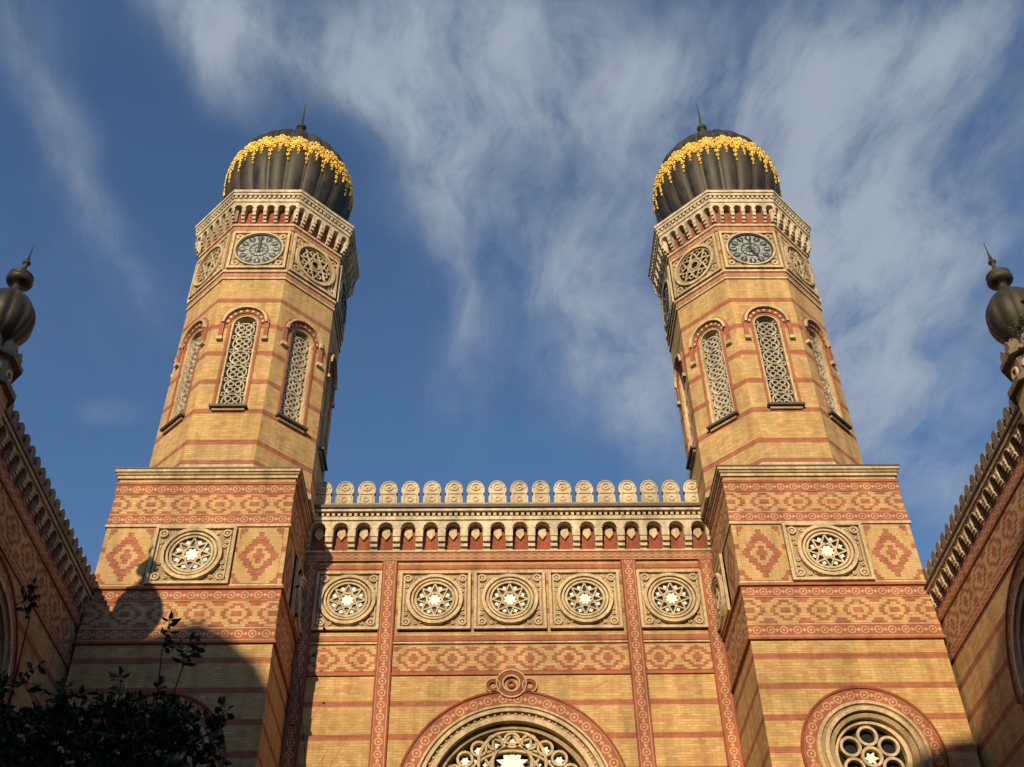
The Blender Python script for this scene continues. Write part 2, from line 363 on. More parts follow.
# ------------------------------------------------------------ clock tower
DP=[(2.15,33.4),(2.0,34.0),(2.08,34.5),(2.3,35.2),(2.45,35.95),(2.49,36.65),(2.43,37.35),(2.24,38.05),(1.9,38.65),(1.45,39.12),(0.98,39.46),(0.6,39.8),(0.36,40.2),(0.22,40.6)]
DS=spline(DP,4)
def domeR(z):
    for i in range(len(DS)-1):
        if DS[i][1]<=z<=DS[i+1][1]:
            t=(z-DS[i][1])/(DS[i+1][1]-DS[i][1]); return DS[i][0]*(1-t)+DS[i+1][0]*t
    return 0.2
def tower(bx,cx,hour,minute):
    cy=2.55; a=2.55
    root=empty('clock_tower')
    mb=MB(); ox=cx; cx=bx
    for k in range(4):
        mb.nframe(cx,cy,k,4)
        if k==0:
            mb.quad(-a,a,GZ,10.1,a,m_block); mb.quad(-a,a,14.1,20.6,a,m_block)
            hole=[(0.95*math.cos(2*math.pi*i/40),12.07+0.95*math.sin(2*math.pi*i/40)) for i in range(40)]
            mb.wallhole(-a,a,10.1,14.1,hole,(0,12.07),a,0.35,m_block,m_stone,m_void)
            mb.ring(0,12.07,1.38,1.72,a,a+0.05,m_band,56,polar=True)
            mb.ring(0,12.07,1.72,1.78,a,a+0.08,m_terra,56)
            mb.ring(0,12.07,1.30,1.38,a,a+0.10,m_stone,48)
            mb.ring(0,12.07,1.20,1.30,a,a+0.05,m_stone2,48)
            mb.ring(0,12.07,1.10,1.20,a,a+0.13,m_stone,48)
            mb.ring(0,12.07,0.95,1.10,a,a+0.03,m_stone2,48)
            mb.ring(0,12.07,0.84,0.96,a-0.3,a-0.1,m_stone,40)
            for i in range(6):
                t=i*math.pi/3+math.pi/6; mb.ring(0.55*math.cos(t),12.07+0.55*math.sin(t),0.2,0.27,a-0.3,a-0.16+0.002*i,m_stone,18)
            mb.ring(0,12.07,0.2,0.27,a-0.3,a-0.14,m_stone,18)
            mb.star(0,12.07,0.2,0.1,6,a-0.34,a-0.25,m_pane)
        else: mb.quad(-a,a,GZ,20.6,a,m_block)
    for v0,v1,m,e in ((20.05,20.38,m_band,0.03),(19.33,20.05,m_fr,0.012),(18.98,19.33,m_band,0.03),(16.50,16.85,m_band,0.03),(15.72,16.50,m_fr,0.012),(15.30,15.70,m_band,0.03)):
        mb.nprism(cx,cy,a+e,4,v0,v1,m,centred=True)
    mb.nprism(cx,cy,a+0.09,4,16.85,16.93,m_red); mb.nprism(cx,cy,a+0.045,4,16.93,17.0,m_stone)
    mb.nprism(cx,cy,a+0.07,4,15.22,15.30,m_red)
    mb.nprism(cx,cy,a+0.05,4,18.9,18.98,m_stone)
    mb.nprism(cx,cy,a+0.05,4,20.38,20.46,m_red)
    mb.nprism(cx,cy,a+0.06,4,20.60,20.70,m_stone); mb.nprism(cx,cy,a+0.10,4,20.70,20.79,m_stone2)
    mb.nprism(cx,cy,a+0.14,4,20.79,20.88,m_stone); mb.nprism(cx,cy,a+0.16,4,20.88,20.93,m_zinc)
    for k in range(4):
        mb.nframe(cx,cy,k,4)
        medallion(mb,0,17.93,2.25,1.88,0.84,a)
        for sx in (-1,1):
            mb.c=(sx*1.82,17.93); mb.box(sx*1.82-0.6,sx*1.82+0.6,17.05,18.85,a,a+0.012,m_dia); mb.c=(0,0)
    mb.out('masonry_block',root)
    # --- octagonal shaft
    cx=ox; a=2.54
    mb=MB(); hw=a*math.tan(math.pi/8)
    for k in range(8):
        mb.nframe(cx,cy,k,8)
        mb.quad(-hw,hw,20.93,22.9,a,m_shaft); mb.quad(-hw,hw,28.4,33.2,a,m_shaft)
        H=0.44; hole=arcpts(0,27.0,H,0,180,14)+[(-H,25.2),(-H,23.4),(0,23.4),(H,23.4),(H,25.2)]
        mb.wallhole(-hw,hw,22.9,28.4,hole,(0,25.2),a,0.5,m_shaft,m_shaft,m_void)
        mb.ring(0,27.0,0.38,0.44,a-0.4,a-0.03,m_stone,14,0,180)
        for sx in (-1,1): mb.box(sx*0.41-0.03,sx*0.41+0.03,23.45,27.0,a-0.4,a-0.03,m_stone)
        mb.ring(0,27.0,0.48,0.66,a,a+0.04,m_terra,16,0,180)
        for i in range(9):
            t=rad(10+i*20); mb.disc(0.57*math.cos(t),27.0+0.57*math.sin(t),0.045,a+0.045,m_white,8)
        mb.ring(0,27.0,0.66,0.74,a,a+0.14,m_stone,16,0,180)
        mb.ring(0,27.0,0.74,0.81,a,a+0.07,m_red,16,0,180)
        for sx in (-1,1):
            mb.box(sx*0.73-0.07,sx*0.73+0.07,26.35,27.0,a,a+0.07,m_red)
            mb.box(sx*0.73-0.09,sx*0.73+0.09,26.22,26.35,a,a+0.12,m_stone)
            mb.box(sx*0.50-0.04,sx*0.50+0.04,23.4,27.0,a,a+0.03,m_red)
        mb.box(-0.58,0.58,23.3,23.38,a,a+0.17,m_zinc); mb.box(-0.5,0.5,23.2,23.3,a,a+0.08,m_stone2)
        # pierced tracery: chain of quatrefoils
        z=23.72; i=0
        while z<27.25:
            for q in range(4):
                t=q*math.pi/2+math.pi/4
                mb.ring(0.165*math.cos(t),z+0.165*math.sin(t),0.072,0.115,a-0.34,a-0.12+0.002*q,m_grille,10)
            mb.ring(0,z,0.28,0.325,a-0.34,a-0.11,m_grille,18)
            for sx in (-1,1): mb.ring(sx*0.30,z+0.31,0.05,0.09,a-0.34,a-0.115,m_grille,8)
            z+=0.62;i+=1
        # clock stage
        mb.box(-hw+0.05,hw-0.05,29.62,31.52,a,a+0.05,m_stone2)
        for q in ((-hw+0.05,hw-0.05,29.62,29.72),(-hw+0.05,hw-0.05,31.42,31.52),(-hw+0.05,-hw+0.13,29.72,31.42),(hw-0.13,hw-0.05,29.72,31.42)):
            mb.box(*q,a,a+0.12,m_stone)
        cv=30.57
        for sx in (-1,1):
            for sy in (-1,1):
                mb.ring(sx*0.75,cv+sy*0.68,0.06,0.12,a,a+0.10,m_stone,12)
                mb.disc(sx*0.75,cv+sy*0.68,0.04,a+0.09,m_terra,8)
                mb.ring(sx*0.80,cv+sy*0.43,0.03,0.06,a,a+0.10,m_stone,8); mb.ring(sx*0.48,cv+sy*0.76,0.03,0.06,a,a+0.10,m_stone,8)
        if k%2==0:
            mb.ring(0,cv,0.80,0.86,a,a+0.16,m_stone,36)
            mb.ring(0,cv,0.74,0.80,a,a+0.13,m_dark,36)
            mb.disc(0,cv,0.75,a+0.08,m_dialr,36)
            for i in range(12):
                t=math.pi/2-i*math.pi/6; c,s_=math.cos(t),math.sin(t)
                mb.prism([(0.59*c+0.125*math.cos(q*math.pi/5),cv+0.59*s_+0.125*math.sin(q*math.pi/5)) for q in range(10)],a+0.07,a+0.10,m_dark)
                mb.bar((0.51*c,cv+0.51*s_),(0.67*c,cv+0.67*s_),0.028+0.028*(i%3==0),a+0.1,a+0.11,m_num)
                mb.bar((0.40*c,cv+0.40*s_),(0.44*c,cv+0.44*s_),0.04,a+0.08,a+0.095,m_dark)
            mb.ring(0,cv,0.30,0.34,a+0.07,a+0.1,m_dark,24)
            mb.ring(0,cv,0.12,0.15,a+0.07,a+0.1,m_dark,16)
            for i in range(12):
                t=i*math.pi/6+math.pi/12; mb.bar((0.15*math.cos(t),cv+0.15*math.sin(t)),(0.30*math.cos(t),cv+0.30*math.sin(t)),0.02,a+0.07,a+0.09,m_dark)
            for ang,L,w in ((hour*30,0.42,0.09),(minute*6,0.64,0.065)):
                t=math.pi/2-rad(ang); mb.bar((-0.12*math.cos(t),cv-0.12*math.sin(t)),(L*math.cos(t),cv+L*math.sin(t)),w,a+0.11,a+0.125+L*0.01,m_dark)
        else:
            mb.ring(0,cv,0.76,0.86,a,a+0.17,m_stone,36)
            mb.ring(0,cv,0.68,0.76,a,a+0.11,m_stone2,36)
            mb.disc(0,cv,0.69,a+0.06,m_void,36)
            mb.starline(0,cv,0.67,8,3,0.045,a+0.07,a+0.12,m_stone)
            mb.ring(0,cv,0.15,0.20,a+0.07,a+0.13,m_stone,16)
            for i in range(8):
                t=i*math.pi/4+math.pi/8; mb.ring(0.5*math.cos(t),cv+0.5*math.sin(t),0.07,0.10,a+0.07,a+0.125,m_stone,10)
        A=a+0.27; h2=A*math.tan(math.pi/8)
        corbels(mb,-h2,h2,6,32.42,32.62,32.92,a+0.02,A,m_white,low=0.38)
        mb.quad(-hw,hw,32.0,32.95,a+0.012,m_terra)
        A=a+0.36;h2=A*math.tan(math.pi/8)
        for i in range(14):
            u=-h2+(i+0.5)*2*h2/14; mb.box(u-0.045,u+0.045,33.08,33.2,a+0.25,A,m_white)
    mb.nprism(cx,cy,a+0.05,8,20.93,21.12,m_stone); mb.nprism(cx,cy,a+0.03,8,21.12,21.3,m_red)
    mb.nprism(cx,cy,a+0.03,8,29.2,29.45,m_band2,centred=True); mb.nprism(cx,cy,a+0.07,8,29.45,29.55,m_stone); mb.nprism(cx,cy,a+0.05,8,29.12,29.2,m_stone)
    mb.nprism(cx,cy,a+0.03,8,31.62,31.87,m_band2,centred=True); mb.nprism(cx,cy,a+0.07,8,31.87,31.97,m_stone)
    mb.nprism(cx,cy,a+0.31,8,32.92,33.07,m_white); mb.nprism(cx,cy,a+0.29,8,33.07,33.22,m_stone2)
    mb.nprism(cx,cy,a+0.38,8,33.22,33.34,m_white); mb.nprism(cx,cy,a+0.42,8,33.34,33.46,m_white); mb.nprism(cx,cy,a+0.40,8,33.46,33.50,m_zinc)
    mb.out('octagonal_shaft',root)
    # --- onion dome
    mb=MB(); G=22
    def rf(t,z):
        x=(t*G)%1.0; k=abs(math.sin(math.pi*x)); return 0.965+0.045*k**0.6
    mb.lathe(cx,cy,DS,m_dome,G*8,True,rf)
    mb.out('onion_dome',root,True)
    mb=MB()
    for g in range(G):
        t=2*math.pi*g/G; d=Vector((math.cos(t),math.sin(t),0)); e=Vector((-math.sin(t),math.cos(t),0))*0.022
        for i in range(4,len(DS)-6):
            p=Vector((cx,cy,DS[i][1]))+d*(DS[i][0]*0.955); q=Vector((cx,cy,DS[i+1][1]))+d*(DS[i+1][0]*0.955)
            P=p+d*0.08;Q=q+d*0.08
            mb.raw([P-e,P+e,Q+e,Q-e],m_zinc); mb.raw([p-e,P-e,Q-e,q-e],m_zinc); mb.raw([p+e,P+e,Q+e,q+e],m_zinc)
    fin=[(0.62,39.85),(0.6,39.98),(0.3,40.1),(0.2,40.4),(0.34,40.5),(0.4,40.66),(0.34,40.82),(0.14,40.95),(0.10,41.2),(0.2,41.32),(0.2,41.45),(0.07,41.6),(0.04,42.2),(0.012,43.2)]
    mb.lathe(cx,cy,spline(fin,2),m_dome,16)
    mb.out('seams_and_finial',root)
    mb=MB(); S=math.pi*2*2.49/G
    # gilded strip, scalloped above and below, following the gores
    for g in range(G):
        K=10
        def edge(x,top):
            if top: return 37.36+0.13*abs(math.cos(2*math.pi*x))
            return 36.98-0.30*(abs(math.cos(math.pi*x))**3)-0.10*abs(math.sin(2*math.pi*x))
        cols=[]
        for j in range(K+1):
            x=j/K; z0,z1=edge(x,False),edge(x,True); col=[]
            for i in range(5):
                z=z0+(z1-z0)*i/4; r=domeR(z)*rf((g+min(max(x,0.001),0.999))/G,z)+0.018; t=2*math.pi*(g+x)/G
                col.append(Vector((cx+r*math.cos(t),cy+r*math.sin(t),z)))
            cols.append(col)
        for j in range(K):
            for i in range(4): mb.raw([cols[j][i],cols[j+1][i],cols[j+1][i+1],cols[j][i+1]],m_gold,None,False)
    rnd=random.Random(4)
    for g in range(G):
        L=[(0,37.42,.13,.14),(-.21,37.30,.10,.12),(.21,37.30,.10,.12),(0,37.10,.14,.12),(S/2,37.2,.12,.13),(-.17,36.92,.10,.12),(.17,36.92,.10,.12),(S/2,36.93,.13,.12),(0,36.76,.11,.13),(S/2-.13,36.72,.09,.10),(S/2+.13,36.72,.09,.10),(S/2,36.52,.11,.12),(0,36.54,.07,.10),(S/2,36.25,.08,.12),(S/2,36.02,.045,.08),(0,36.36,.045,.07)]
        for (du,z,su,sz) in L:
            du+=rnd.uniform(-.015,.015); z+=rnd.uniform(-.015,.015)
            t=2*math.pi*(g+0.5)/G+du/2.49; d=Vector((math.cos(t),math.sin(t),0)); e=Vector((-math.sin(t),math.cos(t),0))
            dz=0.05; sl=(domeR(z+dz)-domeR(z-dz))/(2*dz); tang=(d*sl+ZV).normalized(); nor=e.cross(tang).normalized()
            if nor.dot(d)<0: nor=-nor
            c=Vector((cx,cy,z))+d*(domeR(z)*(1.0 if abs(du)<0.24 else 0.98)+0.03)
            for q in range(5):
                w=q*math.pi*2/5+rnd.uniform(-.3,.3); rr=e*math.cos(w)*su+tang*math.sin(w)*sz; pe=(tang*math.cos(w)*sz-e*math.sin(w)*su)
                mb.blob(c+rr*.6,rr*.5,pe*.36,nor*0.04,m_gold,6,4)
            mb.blob(c,e*su*.28,tang*sz*.28,nor*0.06,m_gold,6,4)
    mb.out('gilded_garland',root,True)
    return root
tower(-8.80,-8.61,12,0.3)
tower(8.80,8.59,5,1)

# ------------------------------------------------------------ central facade
fac=empty('synagogue_facade')
mb=MB(); mb.frame((0,3.0,0),(1,0,0),(0,-1,0)); W=6.245
mb.quad(-W,-3.82,GZ,21.6,0,m_fac); mb.quad(3.82,W,GZ,21.6,0,m_fac)
hole=arcpts(0,12.18,2.25,0,180,40)+[(-2.25,9.0),(-2.25,6.0),(0,6.0),(2.25,6.0),(2.25,9.0)]
mb.quad(-3.82,3.82,GZ,5.0,0,m_fac); mb.quad(-3.82,3.82,15.6,21.6,0,m_fac)
mb.wallhole(-3.82,3.82,5.0,15.6,hole,(0,10.5),0,0.5,m_fac,m_stone,m_void)
mb.ring(0,12.18,2.72,3.12,0,0.05,m_band3,72,-0.1,180.1,polar=True)
mb.ring(0,12.18,3.12,3.18,0,0.09,m_terra,64,0,180)
mb.ring(0,12.18,2.66,2.72,0,0.13,m_stone,64,0,180)
mb.ring(0,12.18,2.60,2.66,0,0.03,m_stone2,64,0,180)
mb.ring(0,12.18,2.50,2.60,0,0.16,m_stone,64,0,180)
mb.ring(0,12.18,2.40,2.50,0,0.05,m_stone2,64,0,180)
mb.ring(0,12.18,2.25,2.40,-0.1,0.10,m_stone,64,0,180)
mb.ring(0,12.18,2.10,2.27,-0.5,-0.12,m_stone2,64,0,180)
for i in range(40):
    t=rad(2+i*4.5); mb.blob(mb.O+Vector((2.45*math.cos(t),0,12.18+2.45*math.sin(t)))+mb.N*0.05,mb.U*0.05,ZV*0.05,mb.N*0.05,m_stone,6,4)
for sx in (-1,1):
    for u0,u1,n,m in ((2.72,3.12,0.05,m_red),(2.66,2.72,0.12,m_stone),(2.5,2.6,0.16,m_stone),(2.25,2.4,0.1,m_stone)):
        mb.box(min(sx*u0,sx*u1),max(sx*u0,sx*u1),6.0,12.18,0,n,m)
nb,nf=-0.42,-0.2
mb.star(0,13.35,0.46,0.27,10,nb,nb+0.08,m_pane,math.pi/2)
mb.ring(0,13.35,0.5,0.58,nb,nf,m_stone,28)
mb.starline(0,13.35,0.88,10,3,0.06,nb,nf-0.05,m_stone,math.pi/2)
for i in range(10):
    t=math.pi/2+i*math.pi/5+math.pi/10; mb.star(0.71*math.cos(t),13.35+0.71*math.sin(t),0.10,0.06,5,nb,nb+0.07,m_pane,t)
mb.ring(0,13.35,0.88,0.96,nb,nf+0.02,m_stone,36)
for i in range(13):
    t=rad(0+i*15); x,y=1.82*math.cos(t),12.18+1.82*math.sin(t)
    mb.ring(x,y,0.17,0.235,nb,nf,m_stone,16); mb.star(x,y,0.15,0.08,6,nb,nb+0.06,m_pane)
    t=rad(7.5+i*15)
    if i<12: mb.star(1.62*math.cos(t),12.18+1.62*math.sin(t),0.08,0.05,4,nb,nb+0.06,m_pane,t)
mb.ring(0,12.18,1.50,1.56,nb,nf-0.03,m_stone,40,0,180)
for sx in (-1,1):
    for (x,y,r) in ((1.15,12.9,0.24),(1.2,12.35,0.24),(0.7,12.15,0.24)):
        mb.ring(sx*x,y,r-0.06,r,nb,nf+0.003,m_stone,18); mb.star(sx*x,y,0.15,0.08,8,nb,nb+0.06,m_pane)
for i in range(13):
    mb.ring(-1.98+i*0.33,11.7,0.1,0.16,nb,nf,m_stone,12)
mb.box(-2.2,2.2,11.3,11.5,-0.5,-0.15,m_stone)
for i in range(5): mb.box(-1.72+i*0.86-0.07,-1.72+i*0.86+0.07,6.0,11.3,-0.5,-0.2,m_stone)
mb.box(-2.6,2.6,5.6,6.0,0,0.3,m_stone); mb.box(-1.8,1.8,GZ,4.6,0,0.06,m_stone); mb.box(-1.4,1.4,GZ,4.0,0.06,0.1,m_void)
mb.ring(0,15.55,0.26,0.40,0,0.085,m_terra,28); mb.ring(0,15.55,0.40,0.44,0,0.11,m_stone,28); mb.ring(0,15.55,0.22,0.26,0,0.11,m_stone,28); mb.ring(0,15.55,0.06,0.12,0.0,0.07,m_terra,14)
for sx in (-1,1):
    mb.ring(sx*0.52,15.50,0.10,0.19,0,0.07,m_terra,16); mb.ring(sx*0.52,15.50,0.19,0.22,0,0.09,m_stone,16)
mb.swap=True
PX=((-3.64,0.36),(3.64,0.36),(-6.02,0.34),(6.02,0.34))
for x,w in PX:
    mb.c=(x,0); mb.box(x-w/2,x+w/2,GZ,19.68,0,0.07,m_pil)
mb.swap=False; mb.c=(0,0)
for x,w in PX:
    for sx in (-1,1): mb.box(x+sx*(w/2+0.025)-0.024,x+sx*(w/2+0.025)+0.024,GZ,19.68,0,0.085,m_terra)
for x in (-4.83,-2.24,0,2.24,4.83): medallion(mb,x,18.28,2.14 if abs(x)<3 else 1.96,1.98,0.84,0)
segs=((-5.80,-3.87),(-3.41,3.41),(3.87,5.80))
for u0,u1 in segs:
    def bb(v0,v1,e,m):
        mb.c=((u0+u1)/2,(v0+v1)/2); mb.box(u0,u1,v0,v1,0,e,m); mb.c=(0,0)
    bb(16.95,17.12,0.03,m_red); bb(16.85,16.9,0.06,m_stone)
    bb(16.0,16.76,0.012,m_fr2); bb(15.85,15.93,0.05,m_red); bb(19.4,19.55,0.03,m_red)
mb.c=(0,19.82); mb.box(-W,W,19.68,19.96,0,0.09,m_band2); mb.c=(0,0)
mb.box(-W,W,19.96,20.02,0,0.13,m_stone)
mb.quad(-W,W,20.02,21.2,0.012,m_terra)
corbels(mb,-W,W,18,20.40,20.68,20.98,0.02,0.34,m_white,low=0.42)
for i in range(18):
    u=-W+(i+0.5)*2*W/18
    mb.prism([(u-0.1,20.9),(u-0.13,20.6),(u,20.42),(u+0.13,20.6),(u+0.1,20.9)],0.0,0.1,m_stone)
mb.box(-W,W,20.98,21.11,0,0.39,m_white)
for i in range(72):
    u=-W+(i+0.5)*2*W/72; mb.box(u-0.045,u+0.045,21.11,21.23,0.2,0.42,m_stone)
mb.box(-W,W,21.11,21.24,0,0.30,m_stone2)
mb.box(-W,W,21.24,21.34,0,0.50,m_white); mb.box(-W,W,21.34,21.44,0,0.57,m_zinc); mb.box(-W,W,21.44,21.66,0,0.34,m_stone2)
for i in range(18):
    u=-W+(i+0.5)*2*W/18; n0,n1=0.08,0.27; b=21.66
    ol=[(u-0.28,b),(u+0.28,b),(u+0.28,b+.30),(u+0.24,b+.36),(u+0.24,b+.42),(u+0.285,b+.46),(u+0.285,b+.62)]+arcpts(u,b+.64,0.265,5,175,8)+[(u-0.285,b+.62),(u-0.285,b+.46),(u-0.24,b+.42),(u-0.24,b+.36),(u-0.28,b+.30)]
    mb.prism(ol,n0,n1,m_white,back=True)
    mb.ring(u,b+.66,0.10,0.15,n1,n1+0.035,m_stone,14); mb.disc(u,b+.66,0.045,n1+0.03,m_stone,8)
    mb.ring(u,b+.66,0.205,0.235,n1,n1+0.03,m_stone,16,-10,190)
    mb.ring(u,b+.19,0.06,0.11,n1,n1+0.03,m_stone,12)
    for sx in (-1,1): mb.box(u+sx*0.2-0.02,u+sx*0.2+0.02,b+.03,b+.34,n1,n1+0.03,m_stone)
    mb.bar((u-0.2,b+.40),(u+0.2,b+.40),0.035,n1,n1+0.03,m_stone)
mb.out('entrance_front',fac)
mb=MB()
def wbox(mb,x0,x1,y0,y1,z0,z1,m,mt=None):
    mb.frame((0,0,0),(1,0,0),(0,-1,0)); mb.quad(x0,x1,z0,z1,-y0,m); mb.quad(x0,x1,z0,z1,-y1,m)
    mb.frame((0,0,0),(0,1,0),(1,0,0)); mb.quad(y0,y1,z0,z1,x0,m); mb.quad(y0,y1,z0,z1,x1,m)
    mb.raw([(x0,y0,z1),(x1,y0,z1),(x1,y1,z1),(x0,y1,z1)],mt or m,[(x0,y0),(x1,y0),(x1,y1),(x0,y1)])
    mb.raw([(x0,y0,z0),(x1,y0,z0),(x1,y1,z0),(x0,y1,z0)],mt or m,[(x0,y0),(x1,y0),(x1,y1),(x0,y1)])
wbox(mb,-6.2,6.2,3.7,34,GZ+0.01,21.5,m_brick,m_zinc)
mb.raw([(-6.2,3.0,21.5),(6.2,3.0,21.5),(6.2,3.7,21.5),(-6.2,3.7,21.5)],m_zinc)
wbox(mb,-15,-6.23,5.3,34,GZ+0.01,15.5,m_brick,m_zinc); wbox(mb,6.23,15,5.3,34,GZ+0.01,15.5,m_brick,m_zinc)
mb.out('nave_walls',fac)

# ------------------------------------------------------------ courtyard wings
m_crest=mat_stone('weathered_dark_crest',(0.28,0.215,0.145),0.5,1.1)
def wing(sx):
    root=empty('courtyard_wing'); mb=MB(); X=11.47
    mb.frame((sx*X,0,0),(0,1,0),(-sx,0,0)); u0,u1=-26.0,3.5
    cent=[-5.2,-12.2,-19.2]; edges=[u1,-1.7,-8.7,-15.7,-22.7]
    mb.quad(edges[1],u1,GZ,16.1,0,m_block); mb.quad(u0,edges[4],GZ,16.1,0,m_block)
    for i,c in enumerate(cent):
        a,b=edges[i+2],edges[i+1]
        mb.quad(a,b,GZ,4,0,m_block); mb.quad(a,b,14.9,16.1,0,m_block)
        R=1.75; hole=arcpts(c,12.0,R,0,180,28)+[(c-R,9),(c-R,5.5),(c,5.5),(c+R,5.5),(c+R,9)]
        mb.wallhole(a,b,4,14.9,hole,(c,9.5),0,0.4,m_block,m_stone,m_void)
        mb.ring(c,12.0,2.05,2.4,0,0.05,m_band,48,-0.1,180.1,polar=True); mb.ring(c,12.0,2.4,2.46,0,0.08,m_terra,40,0,180)
        mb.ring(c,12.0,1.95,2.05,0,0.12,m_stone,40,0,180); mb.ring(c,12.0,1.75,1.95,0,0.06,m_stone2,40,0,180)
        for q in (-1,1):
            mb.box(c+q*2.2-0.18,c+q*2.2+0.18,5.5,12.0,0,0.05,m_red); mb.box(c+q*1.85-0.08,c+q*1.85+0.08,5.5,12.0,0,0.11,m_stone)
        for q in range(-2,3): mb.box(c+q*0.7-0.05,c+q*0.7+0.05,5.5,13.2,-0.35,-0.2,m_stone)
        for q in range(9):
            t=rad(10+q*20); mb.ring(c+1.4*math.cos(t),12.0+1.4*math.sin(t),0.15,0.22,-0.35,-0.18,m_stone,12)
        mb.ring(c,12.5,0.5,0.6,-0.35,-0.15,m_stone,20)
    def bb(v0,v1,e,m,c=True):
        mb.c=(0,(v0+v1)/2) if c else (0,0); mb.box(u0,u1,v0,v1,0,e,m); mb.c=(0,0)
    bb(15.75,16.08,0.05,m_band); bb(14.95,15.7,0.012,m_fr2); bb(14.62,14.9,0.05,m_band2)
    mb.quad(u0,u1,16.08,16.62,0.0,m_terra)
    nbay=int((u1-u0)/0.5); corbels(mb,u0,u1,nbay,16.3,16.38,16.6,0.01,0.16,m_stone,low=0.22)
    mb.box(u0,u1,16.6,16.7,0,0.22,m_stone); mb.box(u0,u1,16.7,16.76,0,0.26,m_zinc); mb.box(u0,u1,16.76,16.84,-0.3,0.2,m_crest)
    n=int((u1-u0)/0.42)
    for i in range(n):
        u=u0+(i+0.5)*(u1-u0)/n
        mb.prism([(u-0.16,16.84),(u+0.16,16.84),(u+0.16,17.02),(u+0.09,17.08),(u+0.15,17.14)]+arcpts(u,17.2,0.14,0,180,6)+[(u-0.15,17.14),(u-0.09,17.08),(u-0.16,17.02)],0.0,0.14,m_crest,back=True)
    mb.out('wing_front',root)
    mb=MB(); x0,x1=sorted((sx*(X+0.45),sx*(X+9)))
    wbox(mb,x0,x1,u0,3.5,GZ+0.01,16.7,m_brick,m_zinc)
    xa,xb=sorted((sx*(X+0.005),sx*(X+0.45)))
    wbox(mb,xa,xb,u0-0.02,u0-0.01,GZ+0.01,16.6,m_brick)
    mb.raw([(sx*X,u0,16.7),(sx*(X+0.5),u0,16.7),(sx*(X+0.5),3.5,16.7),(sx*X,3.5,16.7)],m_zinc)
    mb.out('wing_walls',root)
    empty_t=empty('onion_turret'); mb=MB(); cx,cy=sx*(X+0.32),-8.0
    mb.nprism(cx,cy,0.62,8,15.4,16.9,m_brick); mb.nprism(cx,cy,0.75,8,16.9,17.05,m_crest); mb.nprism(cx,cy,0.55,8,17.05,17.7,m_crest)
    mb.nprism(cx,cy,0.7,8,17.7,17.82,m_crest); mb.nprism(cx,cy,0.5,8,15.0,15.4,m_stone)
    for k in range(8):
        mb.nframe(cx,cy,k,8); 
        for q in (-0.15,0.15): mb.prism([(q-0.11,17.82),(q+0.11,17.82),(q+0.11,18.05),(q,18.2),(q-0.11,18.05)],0.5,0.62,m_crest,back=True)
        mb.ring(0,17.38,0.09,0.15,0.55,0.6,m_stone,10)
    def rf(t_,z): return 0.94+0.07*abs(math.sin(math.pi*((t_*12)%1)))**0.6
    mb.lathe(cx,cy,spline([(0.42,17.82),(0.3,18.1),(0.26,18.3),(0.42,18.5),(0.60,18.82),(0.66,19.15),(0.59,19.5),(0.40,19.8),(0.18,20.02),(0.10,20.22)],3),m_dome,72,True,rf)
    mb.lathe(cx,cy,spline([(0.09,20.18),(0.12,20.26),(0.27,20.34),(0.31,20.44),(0.27,20.53),(0.29,20.6),(0.14,20.75),(0.06,20.85),(0.05,21.0),(0.10,21.08),(0.05,21.18),(0.02,21.4),(0.008,21.8)],3),m_dome,16)
    mb.out('turret_body',empty_t,True)
wing(-1); wing(1)

# ------------------------------------------------------------ ground, road, houses
def mat_paving():
    mt,t,b,tc=newmat('paving',0.9)
    geo=t.n.new('ShaderNodeNewGeometry').outputs['Position']
    a=bricktex(t,geo,(0.20,0.19,0.17),(0.15,0.14,0.13),(0.08,0.08,0.075),0.6,0.4,0.012)
    t.l.new(weather(t,tc,a.outputs['Color']),b.inputs['Base Color']); return mt
m_pave=mat_paving(); m_asph=mat_plain('asphalt',(0.05,0.05,0.052),0.9,0,0.2,8)
mb=MB(); mb.raw([(-600,-600,GZ),(600,-600,GZ),(600,600,GZ),(-600,600,GZ)],m_pave,[(-600,-600),(600,-600),(600,600),(-600,600)]); mb.out('ground')
mb=MB(); mb.raw([(-150,-36,GZ+0.004),(150,-36,GZ+0.004),(150,-30,GZ+0.004),(-150,-30,GZ+0.004)],m_asph); mb.out('road')
m_kerb=mat_stone('kerb_granite',(0.28,0.27,0.25))
for y in (-36.0,-30.0):
    mb=MB(); wbox(mb,-150,150,y-0.15,y+0.15,GZ,GZ+0.12,m_kerb); mb.out('kerb')
m_line=mat_plain('road_paint',(0.75,0.75,0.72),0.7,0,0.1)
mb=MB()
for i in range(60): 
    x=-120+i*4; mb.raw([(x,-33.06,GZ+0.008),(x+2,-33.06,GZ+0.008),(x+2,-32.94,GZ+0.008),(x,-32.94,GZ+0.008)],m_line)
mb.out('road_marking')
m_rend=mat_stone('grey_render',(0.34,0.30,0.24),0.7,1.05,3); m_roof=mat_plain('roof_tiles',(0.16,0.08,0.05),0.85)
